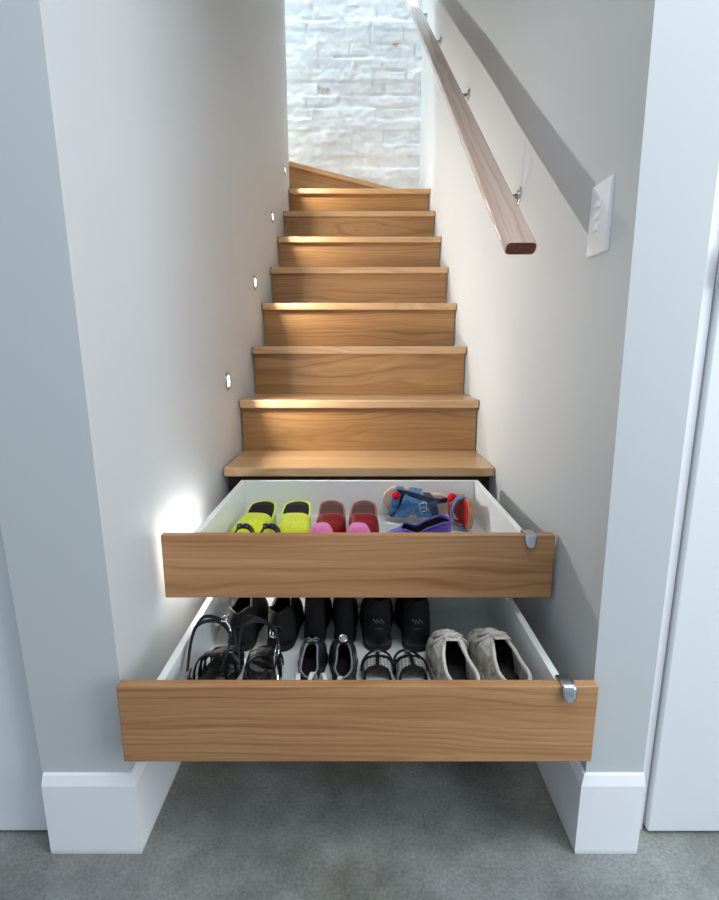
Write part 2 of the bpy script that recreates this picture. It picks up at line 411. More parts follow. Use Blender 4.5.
# winder: riser and tread run from the end of the left wall to the brick
zw = zt + RISE - 0.012
A = Vector((-0.4495, 3.512, 0)); B = Vector((0.285, 4.088, 0)); ang = math.atan2(B.y-A.y, B.x-A.x); Lw = (B-A).length
o = link('riser', box(0.0, Lw-0.02, 0.026, 0.044, zt-zw, -0.031), M['wood'], stair, loc=(A.x, A.y-N0, zw), rot=(0, 0, ang), bevel=0.001)
inv = Matrix.Rotation(-ang, 3, 'Z')
poly = [(-0.4495, 3.512), (0.285, 4.088), (-1.98, 4.088), (-1.98, 3.53), (-0.4495, 3.53)]
pl = [inv @ (Vector((p[0], p[1], 0)) - A) for p in poly]
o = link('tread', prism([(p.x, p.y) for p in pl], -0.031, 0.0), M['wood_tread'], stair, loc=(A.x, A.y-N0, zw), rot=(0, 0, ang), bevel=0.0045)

# ------------------------------------------------------------------ drawers
def drawer(label, yf, zb, zt, depth, floor_z, rest_z):
    """front face at y=yf; front spans zb..zt; box floor top at floor_z; runners rest at rest_z"""
    t = thing('shoe_drawer', label, 'drawer', (0, yf, zb))
    def part(name, bm, mat, **k): return link(name, bm, M[mat], t, loc=(0, -0+0, 0), **k)
    f = link('drawer_front', box(-0.4435, 0.4365, -0.010, 0.010, -(zt-zb)/2, (zt-zb)/2), M['wood_front'], t, loc=(0, 0.010, (zt-zb)/2), bevel=0.0022)
    ztop = zt - zb - 0.004; fz = floor_z - zb
    for s in (-1, 1):
        link('side_panel', box(s*0.372-0.0075, s*0.372+0.0075, 0.020, depth, fz-0.018, ztop), M['melamine'], t, bevel=0.0012)
        link('runner', box(s*0.345-0.012, s*0.345+0.012, max(0.02, (1.12 if rest_z < 0.3 else 1.38)-yf), depth, rest_z-zb, fz-0.012), M['steel'], t)
    link('back_panel', box(-0.3645, 0.3645, depth-0.015, depth, fz-0.012, ztop), M['melamine'], t, bevel=0.0012)
    link('bottom_panel', box(-0.3645, 0.3645, 0.020, depth-0.015, fz-0.012, fz), M['melamine'], t)
    # folded steel finger pull over the top edge
    w = 0.0130; top = zt - zb + 0.0012; bm = bmesh.new()
    prof = [(0.034, top-0.010), (0.030, top), (0.012, top+0.0006), (-0.003, top), (-0.0050, top-0.004), (-0.0060, top-0.014)]
    left = [(p[0], p[1]) for p in prof]
    rows = []
    for (yy, zz) in left: rows.append([bm.verts.new((0.381+sx*w, yy, zz)) for sx in (-1, -0.5, 0, 0.5, 1)])
    for k in range(1, 5):       # rounded tongue
        a = k/4*PI/2; ww = w*math.cos(a*0.96)
        rows.append([bm.verts.new((0.381+sx*ww, -0.0062-0.004*math.sin(a), top-0.014-0.0135*math.sin(a))) for sx in (-1, -0.5, 0, 0.5, 1)])
    for i in range(len(rows)-1):
        for k in range(4): bm.faces.new((rows[i][k], rows[i][k+1], rows[i+1][k+1], rows[i+1][k]))
    link('finger_pull', bm, M['steel'], t, smooth=True, solid=-0.0012)
    return t
UF, LF = 1.058, 0.811            # front faces
UZ, LZ = 0.484, 0.286            # box floors
drawer('upper pulled-out timber-fronted shoe drawer holding bright coloured shoes', UF, 0.4490, 0.600, 0.500, UZ, 0.4265)
drawer('lower pulled-out timber-fronted shoe drawer holding black and white shoes', LF, 0.2445, 0.4045, 0.515, LZ, 0.231)

# ------------------------------------------------------------------ handrail
SL = math.atan2(RISE, GO)
rail_y0, rail_z0 = 1.083, H + 0.214      # top front edge of the rail end
rt = thing('handrail', 'timber handrail with rounded edges on steel brackets along the right wall', 'handrail', (0.3310, rail_y0, rail_z0))
Lr = 3.70; hw = 0.0325; th = 0.027; rad = 0.009
prof = []
for cx, cz, a0 in ((hw-rad, -rad, 0), (-(hw-rad), -rad, 90), (-(hw-rad), -th+rad, 180), (hw-rad, -th+rad, 270)):
    for k in range(6):
        a = math.radians(a0 + 90*k/5); prof.append((cx + rad*math.cos(a), cz + rad*math.sin(a)))
bm = bmesh.new(); rings = []
for s in [0, 0.003] + [Lr*i/12 for i in range(1, 12)] + [Lr]:
    sc = 0.93 if s == 0 else 1.0
    rings.append([bm.verts.new((s, p[0]*sc, (p[1]+th/2)*sc - th/2)) for p in prof])
for i in range(len(rings)-1):
    for k in range(24): bm.faces.new((rings[i][k], rings[i][(k+1) % 24], rings[i+1][(k+1) % 24], rings[i+1][k]))
bm.faces.new(rings[0]); bm.faces.new(rings[-1][::-1])
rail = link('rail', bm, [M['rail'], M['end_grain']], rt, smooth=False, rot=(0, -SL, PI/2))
rail.rotation_mode = 'XYZ'
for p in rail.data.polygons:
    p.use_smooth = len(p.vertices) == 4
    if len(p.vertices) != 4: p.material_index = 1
for by in (1.506, 2.31, 3.16, 3.85):
    dy = by - rail_y0; dz = dy*math.tan(SL)
    bm = bmesh.new(); wx = xr(by, H+0.4) - 0.3310
    add_disc(bm, (wx-0.002, dy, dz-0.116), (1, 0, 0), 0.023, 0.006, 28)
    add_disc(bm, (wx-0.006, dy, dz-0.116), (1, 0, 0), 0.016, 0.005, 28)
    br = link('bracket', bm, M['steel'], rt, bevel=0.001)
    link('arm', tube([(wx-0.006, dy, dz-0.116), (wx-0.040, dy, dz-0.118), (0.035, dy, dz-0.110), (0.012, dy, dz-0.095), (0.002, dy, dz-0.065), (0.0, dy, dz-0.036)], 0.0065, 10), M['steel'], br, smooth=True)
    link('saddle', box(-0.018, 0.018, -0.03, 0.03, -0.003, 0.001), M['steel'], br, loc=(0, dy, dz-0.0385), rot=(SL, 0, 0))

# ------------------------------------------------------------------ light switch
sy, sz = 0.971, H + 0.232
sx = xr(sy, sz)
sw = thing('light_switch', 'tall white light switch plate with three rockers on the right wall', 'light switch', (sx, sy, sz))
tilt = 0.0115*fade(sy)
link('plate', box(-0.007, 0.003, -0.0375, 0.0375, -0.062, 0.062), M['plastic'], sw, bevel=0.0022, rot=(0, tilt, 0))
for k in (-1, 0, 1):
    link('rocker', box(-0.0045, 0.004, -0.0085, 0.0085, -0.0062, 0.0062), M['plastic'], sw, loc=(-0.0062, 0.002, k*0.0195+0.004), rot=(0.0, 0.25, 0), bevel=0.0015)

# ------------------------------------------------------------------ step lights in the left wall
lights = [(1.222, -0.497), (1.743, -0.106), (2.265, 0.285), (2.787, 0.676), (3.309, 1.067)]
words = ['round steel step light low on the left wall beside the upper drawer',
         'round steel step light on the left wall, first above the lowest visible tread',
         'round steel step light on the left wall, second one up the visible flight',
         'round steel step light on the left wall, third one up the visible flight',
         'round steel step light on the left wall, highest, beside the triangular winder step']
for (ly, lz), lab in zip(lights, words):
    x = xl(ly, H+lz)
    t = thing('step_light', lab, 'wall light', (x, ly, H+lz), group='step lights in the left wall')
    bm = bmesh.new(); add_ring(bm, (0.0005, 0, 0), (1, 0, 0), 0.0255, 0.0065, 32, 8, 1.1); link('bezel', bm, M['steel'], t, smooth=True)
    bm = bmesh.new(); add_disc(bm, (0.001, 0, 0), (1, 0, 0), 0.0190, 0.003, 28); link('lens', bm, M['lens'], t)
    L = bpy.data.lights.new('step_lamp', 'AREA'); L.shape = 'DISK'; L.size = 0.042; L.energy = 2.4; L.spread = math.radians(142); L.color = (1.0, 0.975, 0.93)
    lo = bpy.data.objects.new('step_lamp', L); COL.objects.link(lo); lo.location = (x+0.006, ly, H+lz); lo.rotation_euler = (0, -PI/2+0.0, 0)

# ------------------------------------------------------------------ footwear
M['lime'] = plain('lime_suede', (214, 226, 18), 0.75, var=0.10, scale=60, sheen=0.3)
M['lime_trim'] = plain('lime_binding', (220, 232, 90), 0.6, var=0.05)
M['black_lining'] = plain('black_lining', (17, 13, 19), 0.9, var=0.2)
M['black_leather'] = plain('black_leather', (20, 20, 22), 0.42, var=0.25, scale=40, bump=0.3)
M['black_suede'] = plain('black_suede', (15, 15, 16), 0.9, var=0.25, scale=50)
M['matte_black'] = plain('matte_black_leather', (16, 16, 18), 0.62, var=0.25, scale=40, bump=0.3, spec=0.35)
M['black_rubber'] = plain('black_rubber', (18, 18, 18), 0.7)
M['charcoal'] = plain('charcoal_leather', (38, 42, 44), 0.38, var=0.3, scale=35, bump=0.3)
M['grey_trim'] = plain('grey_binding', (120, 124, 126), 0.5)
M['red_glitter'] = plain('red_glitter', (128, 0, 14), 0.55, var=0.45, scale=240, bump=0.4, spec=0.25)
M['brown_insole'] = plain('brown_insole', (74, 44, 36), 0.6, var=0.2)
M['rose_brown'] = plain('rose_brown_leather', (168, 104, 92), 0.5, var=0.15)
M['pink'] = plain('pink_fleece', (222, 112, 178), 0.95, var=0.12, scale=120, bump=0.5, sheen=0.5)
M['purple'] = plain('purple_suede', (92, 70, 170), 0.8, var=0.15, scale=70, sheen=0.3)
M['blue_strap'] = worn('blue_leather', (38, 86, 136), (84, 140, 184), (24, 54, 98), 22, 0.4)
M['navy'] = plain('navy_leather', (28, 46, 78), 0.4, var=0.2)
M['red_lining'] = plain('red_leather', (196, 24, 34), 0.45, var=0.1)
M['pompom'] = plain('red_wool', (216, 16, 34), 0.95, var=0.2, scale=90, bump=0.8)
M['tan_sole'] = plain('tan_cork', (184, 130, 96), 0.75, var=0.2, scale=90)
M['pale_sole'] = plain('pale_wood_sole', (214, 188, 168), 0.6, var=0.08)
M['silver'] = plain('polished_silver', (205, 205, 206), 0.22, 1.0, 0.05)
M['canvas'] = worn('scuffed_white_leather', (232, 228, 220), (200, 194, 184), (112, 106, 100), 55, 0.85)
M['lace'] = plain('grubby_white_laces', (206, 202, 194), 0.9, var=0.12, scale=80)
M['rubber_white'] = worn('grubby_white_rubber', (206, 204, 198), (182, 178, 170), (130, 124, 118), 26, 0.6)
M['grey_lining'] = plain('grey_lining', (66, 62, 62), 0.95, var=0.3, scale=40)
M['white_leather'] = plain('white_leather', (212, 212, 208), 0.45, var=0.06)
M['woven'] = woven('woven_white_band', (226, 226, 220), (34, 34, 34), 34, 70)
M['grey_mark'] = plain('grey_print', (84, 84, 86), 0.6)

HWT = [(0, .035), (.012, .16), (.03, .24), (.07, .32), (.15, .375), (.28, .37), (.45, .375), (.6, .44), (.72, .5), (.82, .475), (.9, .39), (.95, .29), (.98, .19), (1, .05)]
HWP = [(0, .035), (.012, .16), (.03, .24), (.07, .33), (.15, .40), (.28, .40), (.45, .42), (.6, .48), (.70, .5), (.80, .44), (.9, .30), (.95, .21), (.98, .14), (1, .04)]
CT = [(0, 0), (.4, -.03), (.7, .015), (1, .085)]
def lerp(tab, t):
    for (a, u), (b, v) in zip(tab, tab[1:]):
        if t <= b:
            k = (t-a)/(b-a) if b > a else 0
            k = k*k*(3-2*k)*0.4 + k*0.6
            return u + (v-u)*k
    return tab[-1][1]
TS = [0, .008, .022, .045, .08, .12, .17, .22, .27, .32, .37, .42, .46, .50, .54, .58, .62, .66, .70, .74, .78, .82, .86, .90, .935, .965, .985, 1]

class Last:
    """footprint of one shoe: heel at y=0, toe at y=L; side +1 bends the toe towards +x"""
    def __init__(s, L, W, side, pointed=False): s.L, s.W, s.side, s.tab = L, W, side, (HWP if pointed else HWT)
    def hw(s, t): return lerp(s.tab, t)*s.W
    def c(s, t): return lerp(CT, t)*s.W*s.side

def slab(la, zb, zt, k=1.0, t0=0.0, t1=1.0, grow=0.0):
    """sole, footbed or insole following the footprint"""
    bm = bmesh.new(); rows = []
    zb = zb if callable(zb) else (lambda t, v=zb: v); zt = zt if callable(zt) else (lambda t, v=zt: v)
    for t in TS:
        t = t0 + (t1-t0)*t
        hw = la.hw(t)*k + grow; c = la.c(t); y = t*la.L + (grow if t > .99 else (-grow if t < .005 else 0))
        y = la.L*0.5 + (y - la.L*0.5)*(k if k < 1 else 1)
        rows.append([bm.verts.new(p) for p in ((c-hw, y, zb(t)), (c+hw, y, zb(t)), (c+hw, y, zt(t)), (c, y, zt(t)), (c-hw, y, zt(t)))])
    for a, b in zip(rows, rows[1:]):
        for i in range(5): bm.faces.new((a[i], a[(i+1) % 5], b[(i+1) % 5], b[i]))
    bm.faces.new(rows[0]); bm.faces.new(rows[-1][::-1])
    return bm

def upper(la, zb, h, op, t0=0.0, t1=1.0, ex=0.62, ez=0.8):
    """shell over the footprint; h(t) arch height, op(t) arc angle in degrees (90 = closed). returns bmesh, rim points"""
    bm = bmesh.new(); K = 8; Ls, Rs = [], []; rim = []
    for t in TS:
        if t < t0 or t > t1: continue
        hw, c, y = la.hw(t), la.c(t), t*la.L
        z0 = zb(t) if callable(zb) else zb
        o = math.radians(op(t)); l, r = [], []
        for k in range(K+1):
            a = o*k/K; dx = hw*max(0, math.cos(a))**ex; z = z0 + h(t)*(max(0, math.sin(a))/math.sin(o))**ez
            if abs(a - PI/2) < 1e-4: dx = 0
            l.append(bm.verts.new((c-dx, y, z))); r.append(bm.verts.new((c+dx, y, z)))
        Ls.append(l); Rs.append(r)
        if op(t) < 89.5: rim.append((l[-1].co.copy(), r[-1].co.copy()))
    for S in (Ls, Rs):
        for a, b in zip(S, S[1:]):
            for k in range(K): bm.faces.new((a[k], a[k+1], b[k+1], b[k]))
    if t0 == 0 and op(0) < 89.5:
        for k in range(K): bm.faces.new((Ls[0][k], Rs[0][k], Rs[0][k+1], Ls[0][k+1]))
    if t1 == 1:
        for k in range(K): 
            try: bm.faces.new((Ls[-1][k], Ls[-1][k+1], Rs[-1][k+1], Rs[-1][k]))
            except ValueError: pass
    bmesh.ops.remove_doubles(bm, verts=bm.verts[:], dist=2e-5)
    bmesh.ops.dissolve_degenerate(bm, edges=bm.edges[:], dist=1e-6)
    pts = [p[0] for p in rim[::-1]] + [p[1] for p in rim]
    return bm, pts

def prof(tab): return lambda t: lerp(tab, t)
def opening(a, b, ang_heel, ang_mid, leaf=0):
    """arc angle: heel rim, sides, then closing over the vamp between a and b"""
    def f(t):
        if t >= b: return 90.0
        if t <= a: return ang_heel + (ang_mid-ang_heel)*clamp(t/0.12)
        k = (t-a)/(b-a)
        if leaf: return ang_mid + (89.9-ang_mid)*k**leaf
        return ang_mid + (90-ang_mid)*(1-math.sqrt(max(0, 1-k*k)))
    return f

def arch(la, t, zb, h, over=1.03, n=12, lean=0.0, slant=0.0):
    hw, c, y = la.hw(t)*over, la.c(t), t*la.L; P = []
    for k in range(n+1):
        a = PI*k/n
        P.append((c - hw*math.copysign(abs(math.cos(a))**0.75, math.cos(a)), y + lean*math.sin(a) + slant*(k/n-0.5), zb + h*math.sin(a)**0.8))
    return P

def shoe(name, label, cat, loc, yaw, group, mat3=None):
    t = thing(name, label, cat, loc, (0, 0, yaw), group)
    if mat3 is not None:
        m = Matrix((mat3[0], mat3[1], mat3[2])).transposed()      # columns = where local x, y, z point
        t.rotation_euler = m.to_euler()
    return t

def closed_shoe(name, label, cat, loc, yaw, group, L, W, side, um, lm, sm, h, op, sole=0.010, rimm=None, rimr=0.0022, insole=None, pointed=False, heel=0.0, thick=0.0022, ex=0.62, tone=None):
    t = shoe(name, label, cat, loc, yaw, group)
    la = Last(L, W, side, pointed)
    ht = (lambda q: heel*clamp((0.42-q)/0.25)) if heel else (lambda q: 0.0)
    zt = lambda q: sole + (heel*clamp(1-(q-0.22)/0.45) if heel else 0)
    if heel:
        link('sole', slab(la, lambda q: max(0.0, zt(q)-sole), zt, 1.0, grow=0.0015), M[sm], t)
        link('heel', slab(la, 0.0, lambda q: heel, 0.96, 0.0, 0.26), M[sm], t)
    else:
        link('sole', slab(la, 0.0, sole, 1.0, grow=0.002), M[sm], t, bevel=0.0015)
    bm, rim = upper(la, lambda q: zt(q)-0.001, h, op, ex=ex)
    link('upper', bm, M[um], t, smooth=True, solid=thick)
    link('insole', slab(la, lambda q: zt(q), lambda q: zt(q)+0.004, 0.93), M[insole or lm], t)
    bm, _ = upper(Last(L-0.008, W-0.010, side, pointed), zt, lambda q: h(q)-0.004, op, ex=ex)
    o = link('lining', bm, M[lm], t, smooth=True, loc=(0, 0.004, 0))
    if rimm and len(rim) > 3: link('collar', tube(rim, rimr, 8), M[rimm], t, smooth=True)
    return t, la, rim

UZ += 0.0012; LZ += 0.0012
# ---- upper drawer ---------------------------------------------------------
HWM = [(0, .05), (.012, .13), (.03, .20), (.07, .29), (.14, .38), (.28, .43), (.45, .44), (.6, .48), (.72, .5), (.82, .47), (.9, .38), (.95, .28), (.98, .18), (1, .05)]
HWN = HWM[:8] + [(.68, .47), (.78, .40), (.88, .29), (.95, .20), (.98, .14), (1, .04)]
def mule(name, label, loc, yaw, group, L, W, side, tab, um, bed, edge, h, t0):
    """backless shoe on a raised sole: vamp over the toe half, footbed bare behind it"""
    t = shoe(name, label, 'shoe', loc, yaw, group); la = Last(L, W, side); la.tab = tab
    zt = lambda q: 0.018 + 0.042*clamp(1-(q-0.16)/0.52)
    link('sole', slab(la, 0.0, zt), M[edge], t, bevel=0.002)
    link('footbed', slab(la, zt, lambda q: zt(q)+0.003, 0.90), M[bed], t)
    pts = [(la.c(q)-la.hw(q)*0.97, q*la.L+(.002 if q < .01 else 0), zt(q)+0.001) for q in TS if q < t0+.05]
    pts = pts[::-1] + [(la.c(q)+la.hw(q)*0.97, q*la.L+(.002 if q < .01 else 0), zt(q)+0.001) for q in TS if q < t0+.05]
    link('edging', tube(pts, 0.0036, 8), M[edge], t, smooth=True)
    bm, _ = upper(la, lambda q: zt(q)-0.006, h, lambda q: 90.0, t0=t0, ex=0.5); link('vamp', bm, M[um], t, smooth=True, solid=-0.0015)
    q0 = min(q for q in TS if q >= t0); P = []
    for k in range(17):
        a = PI*k/16; c = math.cos(a); P.append((la.c(q0) - la.hw(q0)*1.01*math.copysign(abs(c)**0.5, c), q0*la.L-0.001, zt(q0)-0.006+h(q0)*math.sin(a)**0.8))
    link('binding', tube(P, 0.0022, 8), M[edge], t, smooth=True)
    return t, la
hp = prof([(0, .030), (.45, .030), (.6, .038), (.75, .040), (.88, .036), (.96, .026), (1, .012)])
for (x, y, yaw, sd, lab) in ((-0.2860, 1.492, PI-0.10, 1, 'lime yellow backless slipper with black footbed, left one, nearest the drawer corner'),
                             (-0.1860, 1.492, PI+0.02, -1, 'lime yellow backless slipper with black footbed, right one, next to the red shoes')):
    t, la = mule('backless_slipper', lab, (x, y, UZ), yaw, 'lime yellow slippers in the upper drawer', 0.232, 0.096, sd, HWM, 'lime', 'black_lining', 'lime_trim', hp, 0.49)
    link('seam', tube([(la.c(q)+0.001, q*la.L, 0.012 + 0.042*clamp(1-(q-0.16)/0.52) + hp(q)+0.0022) for q in (.54, .6, .68, .76, .84, .9)], 0.0012, 6), M['lime_trim'], t)
for (x, y, yaw, sd, lab) in ((-0.0860, 1.490, PI+0.03, 1, 'red glitter backless shoe with brown footbed, left of the pair'),
                             (0.0165, 1.490, PI-0.03, -1, 'red glitter backless shoe with brown footbed, right of the pair')):
    mule('backless_shoe', lab, (x, y, UZ), yaw, 'red glitter shoes in the upper drawer', 0.232, 0.088, sd, HWN, 'red_glitter', 'brown_insole', 'rose_brown', hp, 0.47)

for (x, y, yaw, sd, lab) in ((-0.286, 1.098, 0.05, 1, 'small black strappy slide in front of the yellow slipper, nearer the drawer side'),
                             (-0.230, 1.098, -0.06, -1, 'small black strappy slide in front of the yellow slippers, with pale footbed showing')):
    t = shoe('slide_sandal', lab, 'sandal', (x, y, UZ), yaw, 'small black slides in the upper drawer'); la = Last(0.138, 0.050, sd)
    link('sole', slab(la, 0.0, 0.046), M['black_rubber'], t, bevel=0.002)
    link('footbed', slab(la, 0.046, 0.049, 0.92), M['white_leather'], t)
    bm = bmesh.new(); add_ribbon(bm, arch(la, 0.72, 0.036, 0.050), (0, 1, 0), 0.026, 0.004); link('strap', bm, M['black_leather'], t, smooth=False)
    bm = bmesh.new(); add_ribbon(bm, arch(la, 0.24, 0.036, 0.040), (0, 1, 0), 0.012, 0.004); link('strap', bm, M['black_leather'], t)
    bm = bmesh.new()
    for s in (-1, 1):
        add_tube(bm, [(la.c(.7)+s*a, 0.70*la.L-0.006, 0.0885+b) for a, b in ((0.001, 0), (0.006, 0.006), (0.014, 0.004), (0.015, -0.003), (0.008, -0.004), (0.001, 0))], 0.0026, 8)
    link('bow', bm, M['navy'], t, smooth=True)

hp = prof([(0, .040), (.12, .044), (.4, .050), (.6, .078), (.78, .080), (.9, .060), (.97, .036), (1, .014)])
for (x, y, yaw, sd, lab) in ((-0.088, 1.094, 0.10, 1, 'puffy pink slipper in front of the left red shoe'),
                             (-0.005, 1.094, -0.04, -1, 'puffy pink slipper in front of the right red shoe')):
    closed_shoe('slipper', lab, 'slipper', (x, y, UZ), yaw, 'pink slippers in the upper drawer', 0.150, 0.072, sd, 'pink', 'pink', 'pink', hp,
                opening(0.15, 0.50, 50, 40), rimm='pink', rimr=0.004, sole=0.012)

hp = prof([(0, .086), (.12, .090), (.3, .078), (.45, .062), (.62, .070), (.75, .058), (.93, .034), (1, .012)])
closed_shoe('slip_on_shoe', 'purple suede shoe with black opening lying crosswise behind the drawer front', 'shoe', (0.233, 1.205, UZ), PI/2-0.04, None, 0.195, 0.088, 1,
            'purple', 'black_lining', 'black_rubber', lambda q: hp(q)*1.03, opening(0.30, 0.66, 46, 26), rimm='purple', rimr=0.003)

def strappy(label, loc, mat3, sole_m, bed_m, side, L, W, parts):
    t = shoe('wedge_sandal', label, 'sandal', loc, 0, 'blue strapped sandals in the upper drawer', mat3); la = Last(L, W, side)
    link('sole', slab(la, 0.0, lambda q: 0.016+0.012*clamp(1-q/0.6)), M[sole_m], t, bevel=0.002)
    link('footbed', slab(la, lambda q: 0.015+0.012*clamp(1-q/0.6), lambda q: 0.019+0.012*clamp(1-q/0.6), 0.95), M[bed_m], t)
    for (q, h, w, slant, m) in parts:
        bm = bmesh.new(); add_ribbon(bm, arch(la, q, 0.012, h, slant=slant, n=16), (0, 1, 0), w, 0.003); link('strap', bm, M[m], t, smooth=False)
    return t, la
def pompom(t, c, r):
    bm = bmesh.new(); bmesh.ops.create_icosphere(bm, subdivisions=4, radius=r)
    for v in bm.verts: v.co *= 1 + 0.10*noise.noise(v.co*420) + 0.05*noise.noise(v.co*900)
    link('pompom', bm, M['pompom'], t, smooth=True, loc=c)
def buckle(t, c, w, l, rot=(0, 0, 0), r=0.0016):
    bm = bmesh.new(); P = [(-w/2, -l/2, 0), (w/2, -l/2, 0), (w/2, l/2, 0), (-w/2, l/2, 0), (-w/2, -l/2, 0)]
    for a, b in zip(P, P[1:]): add_tube(bm, [a, b], r, 8)
    add_tube(bm, [(0, -l/2, 0), (0, l/2, 0.001)], r*0.8, 6)
    return link('buckle', bm, M['silver'], t, loc=c, rot=rot, smooth=True)

a = math.radians(3)
t, la = strappy('blue strapped sandal with red pompom lying on its side at the back of the drawer', (0.277, 1.505, UZ+0.050),
                ((math.sin(a), 0, math.cos(a)), (-math.cos(a), 0, math.sin(a)), (0, -1, 0)), 'pale_sole', 'pale_sole', 1, 0.205, 0.092,
                [(.66, .050, .040, -0.060, 'blue_strap'), (.46, .060, .044, 0.070, 'blue_strap'), (.26, .060, .022, 0.04, 'navy'), (.83, .036, .022, -0.03, 'blue_strap')])
buckle(t, (0.006, 0.088, 0.075), 0.026, 0.020, (0, 0, 0.2))
pompom(t, (0.030, 0.168, 0.046), 0.0125)
bm = bmesh.new(); add_ribbon(bm, [(0.040, 0.165, 0.040), (0.038, 0.120, 0.058), (0.030, 0.080, 0.066), (0.022, 0.040, 0.058), (0.020, 0.012, 0.034)], (1, 0, 0.2), 0.016, 0.003)
link('ankle_strap', bm, M['navy'], t)
link('toe_pad', slab(la, 0.0315-0.012, 0.0222, 0.7, 0.62, 0.95), M['brown_insole'], t)

a = math.radians(14)
t, la = strappy('red lined blue strap sandal standing on edge against the right drawer side', (0.324, 1.520, UZ+0.049),
                ((0, 0, -1), (-math.sin(a)*0.2, -math.cos(a*0.2), 0), (-1, 0, 0)), 'tan_sole', 'red_lining', -1, 0.165, 0.092,
                [(.66, .040, .026, 0.02, 'blue_strap'), (.50, .044, .020, -0.02, 'red_lining')])
pompom(t, (-0.032, 0.060, 0.044), 0.014)

# ---- lower drawer ---------------------------------------------------------
# worn white sneakers, toes to the back
hp = prof([(0, .062), (.1, .066), (.3, .064), (.45, .074), (.55, .080), (.68, .066), (.8, .052), (.92, .042), (1, .014)])
for (x, y, yaw, sd, lab) in ((0.2060, 0.846, 0.036, 1, 'scuffed white lace-up sneaker, left one, beside the patterned black sandal'),
                             (0.3075, 0.852, 0.030, -1, 'scuffed white lace-up sneaker, right one, against the drawer side')):
    t, la, rim = closed_shoe('sneaker', lab, 'shoe', (x, y, LZ), yaw, 'worn white sneakers in the lower drawer', 0.272, 0.095, sd, 'canvas', 'grey_lining', 'rubber_white', hp,
                             opening(0.08, 0.60, 48, 38, 1.7), sole=0.022, rimm='lace', rimr=0.0042, thick=0.004)
    z0 = 0.021
    # toe cap seam, side panels, tongue, laces
    bm = bmesh.new(); add_ribbon(bm, [(la.c(q)+dx*0.001, q*la.L, z0+z) for q, z, dx in ((.68, .068, 0), (.62, .078, 0), (.56, .082, 0), (.50, .087, 0), (.455, .091, 0))], (1, 0, 0), 0.032, 0.005); link('tongue', bm, M['canvas'], t)
    bm = bmesh.new()
    for q in (.70, .655, .61, .565):
        w = 0.020; zt = z0 + hp(q) + 0.004; c = la.c(q)
        add_tube(bm, [(c-w, q*la.L, zt-0.010), (c-w*0.5, q*la.L+0.002, zt-0.001), (c, q*la.L+0.004, zt+0.001), (c+w*0.5, q*la.L+0.006, zt-0.001), (c+w, q*la.L+0.009, zt-0.010)], 0.0030, 6)
        add_tube(bm, [(c+w, q*la.L, zt-0.010), (c+w*0.5, q*la.L+0.002, zt), (c, q*la.L+0.004, zt+0.003), (c-w*0.5, q*la.L+0.006, zt), (c-w, q*la.L+0.009, zt-0.010)], 0.0030, 6)
    for s in (-1, 1):
        add_tube(bm, [(la.c(.58), .58*la.L, z0+0.082), (la.c(.6)+s*0.012, .595*la.L, z0+0.082), (la.c(.6)+s*0.028, .64*la.L, z0+0.070), (la.c(.6)+s*0.034, .67*la.L, z0+0.060), (la.c(.6)+s*0.020, .655*la.L, z0+0.072), (la.c(.58), .585*la.L, z0+0.084)], 0.0028, 6)
        add_tube(bm, [(la.c(.58), .58*la.L, z0+0.083), (la.c(.6)+s*0.020, .57*la.L, z0+0.078), (la.c(.6)+s*0.036, .60*la.L, z0+0.062), (la.c(.6)+s*0.043, .63*la.L, z0+0.045)], 0.0026, 6)
    link('laces', bm, M['lace'], t, smooth=True)
    bm, _ = upper(Last(0.2745, 0.0975, sd), 0.0205, lambda q: hp(q)*0.62+0.002, opening(2, 3, 62, 62), t0=0.80)
    for sg in (-1, 1):
        bm2 = bmesh.new(); l2 = Last(0.2745, 0.0972, sd); rows = []
        for q in (.40, .45, .50, .55, .60, .66, .72):
            o = math.radians(90 if q > .6 else opening(0.08, 0.60, 48, 38, 1.7)(q)); row = []
            for k in range(6):
                a = math.radians(6 + 34*k/5); row.append(bm2.verts.new((l2.c(q) + sg*l2.hw(q)*math.cos(a)**0.62, q*l2.L, 0.022 + (hp(q)+0.001)*(math.sin(a)/math.sin(o))**0.8)))
            rows.append(row)
        for ra, rb in zip(rows, rows[1:]):
            for k in range(5): bm2.faces.new((ra[k], ra[k+1], rb[k+1], rb[k]))
        link('side_panel', bm2, M['rubber_white'], t, smooth=True, solid=0.0012)
    link('toe_guard', bm, M['rubber_white'], t, smooth=True, solid=0.0015)

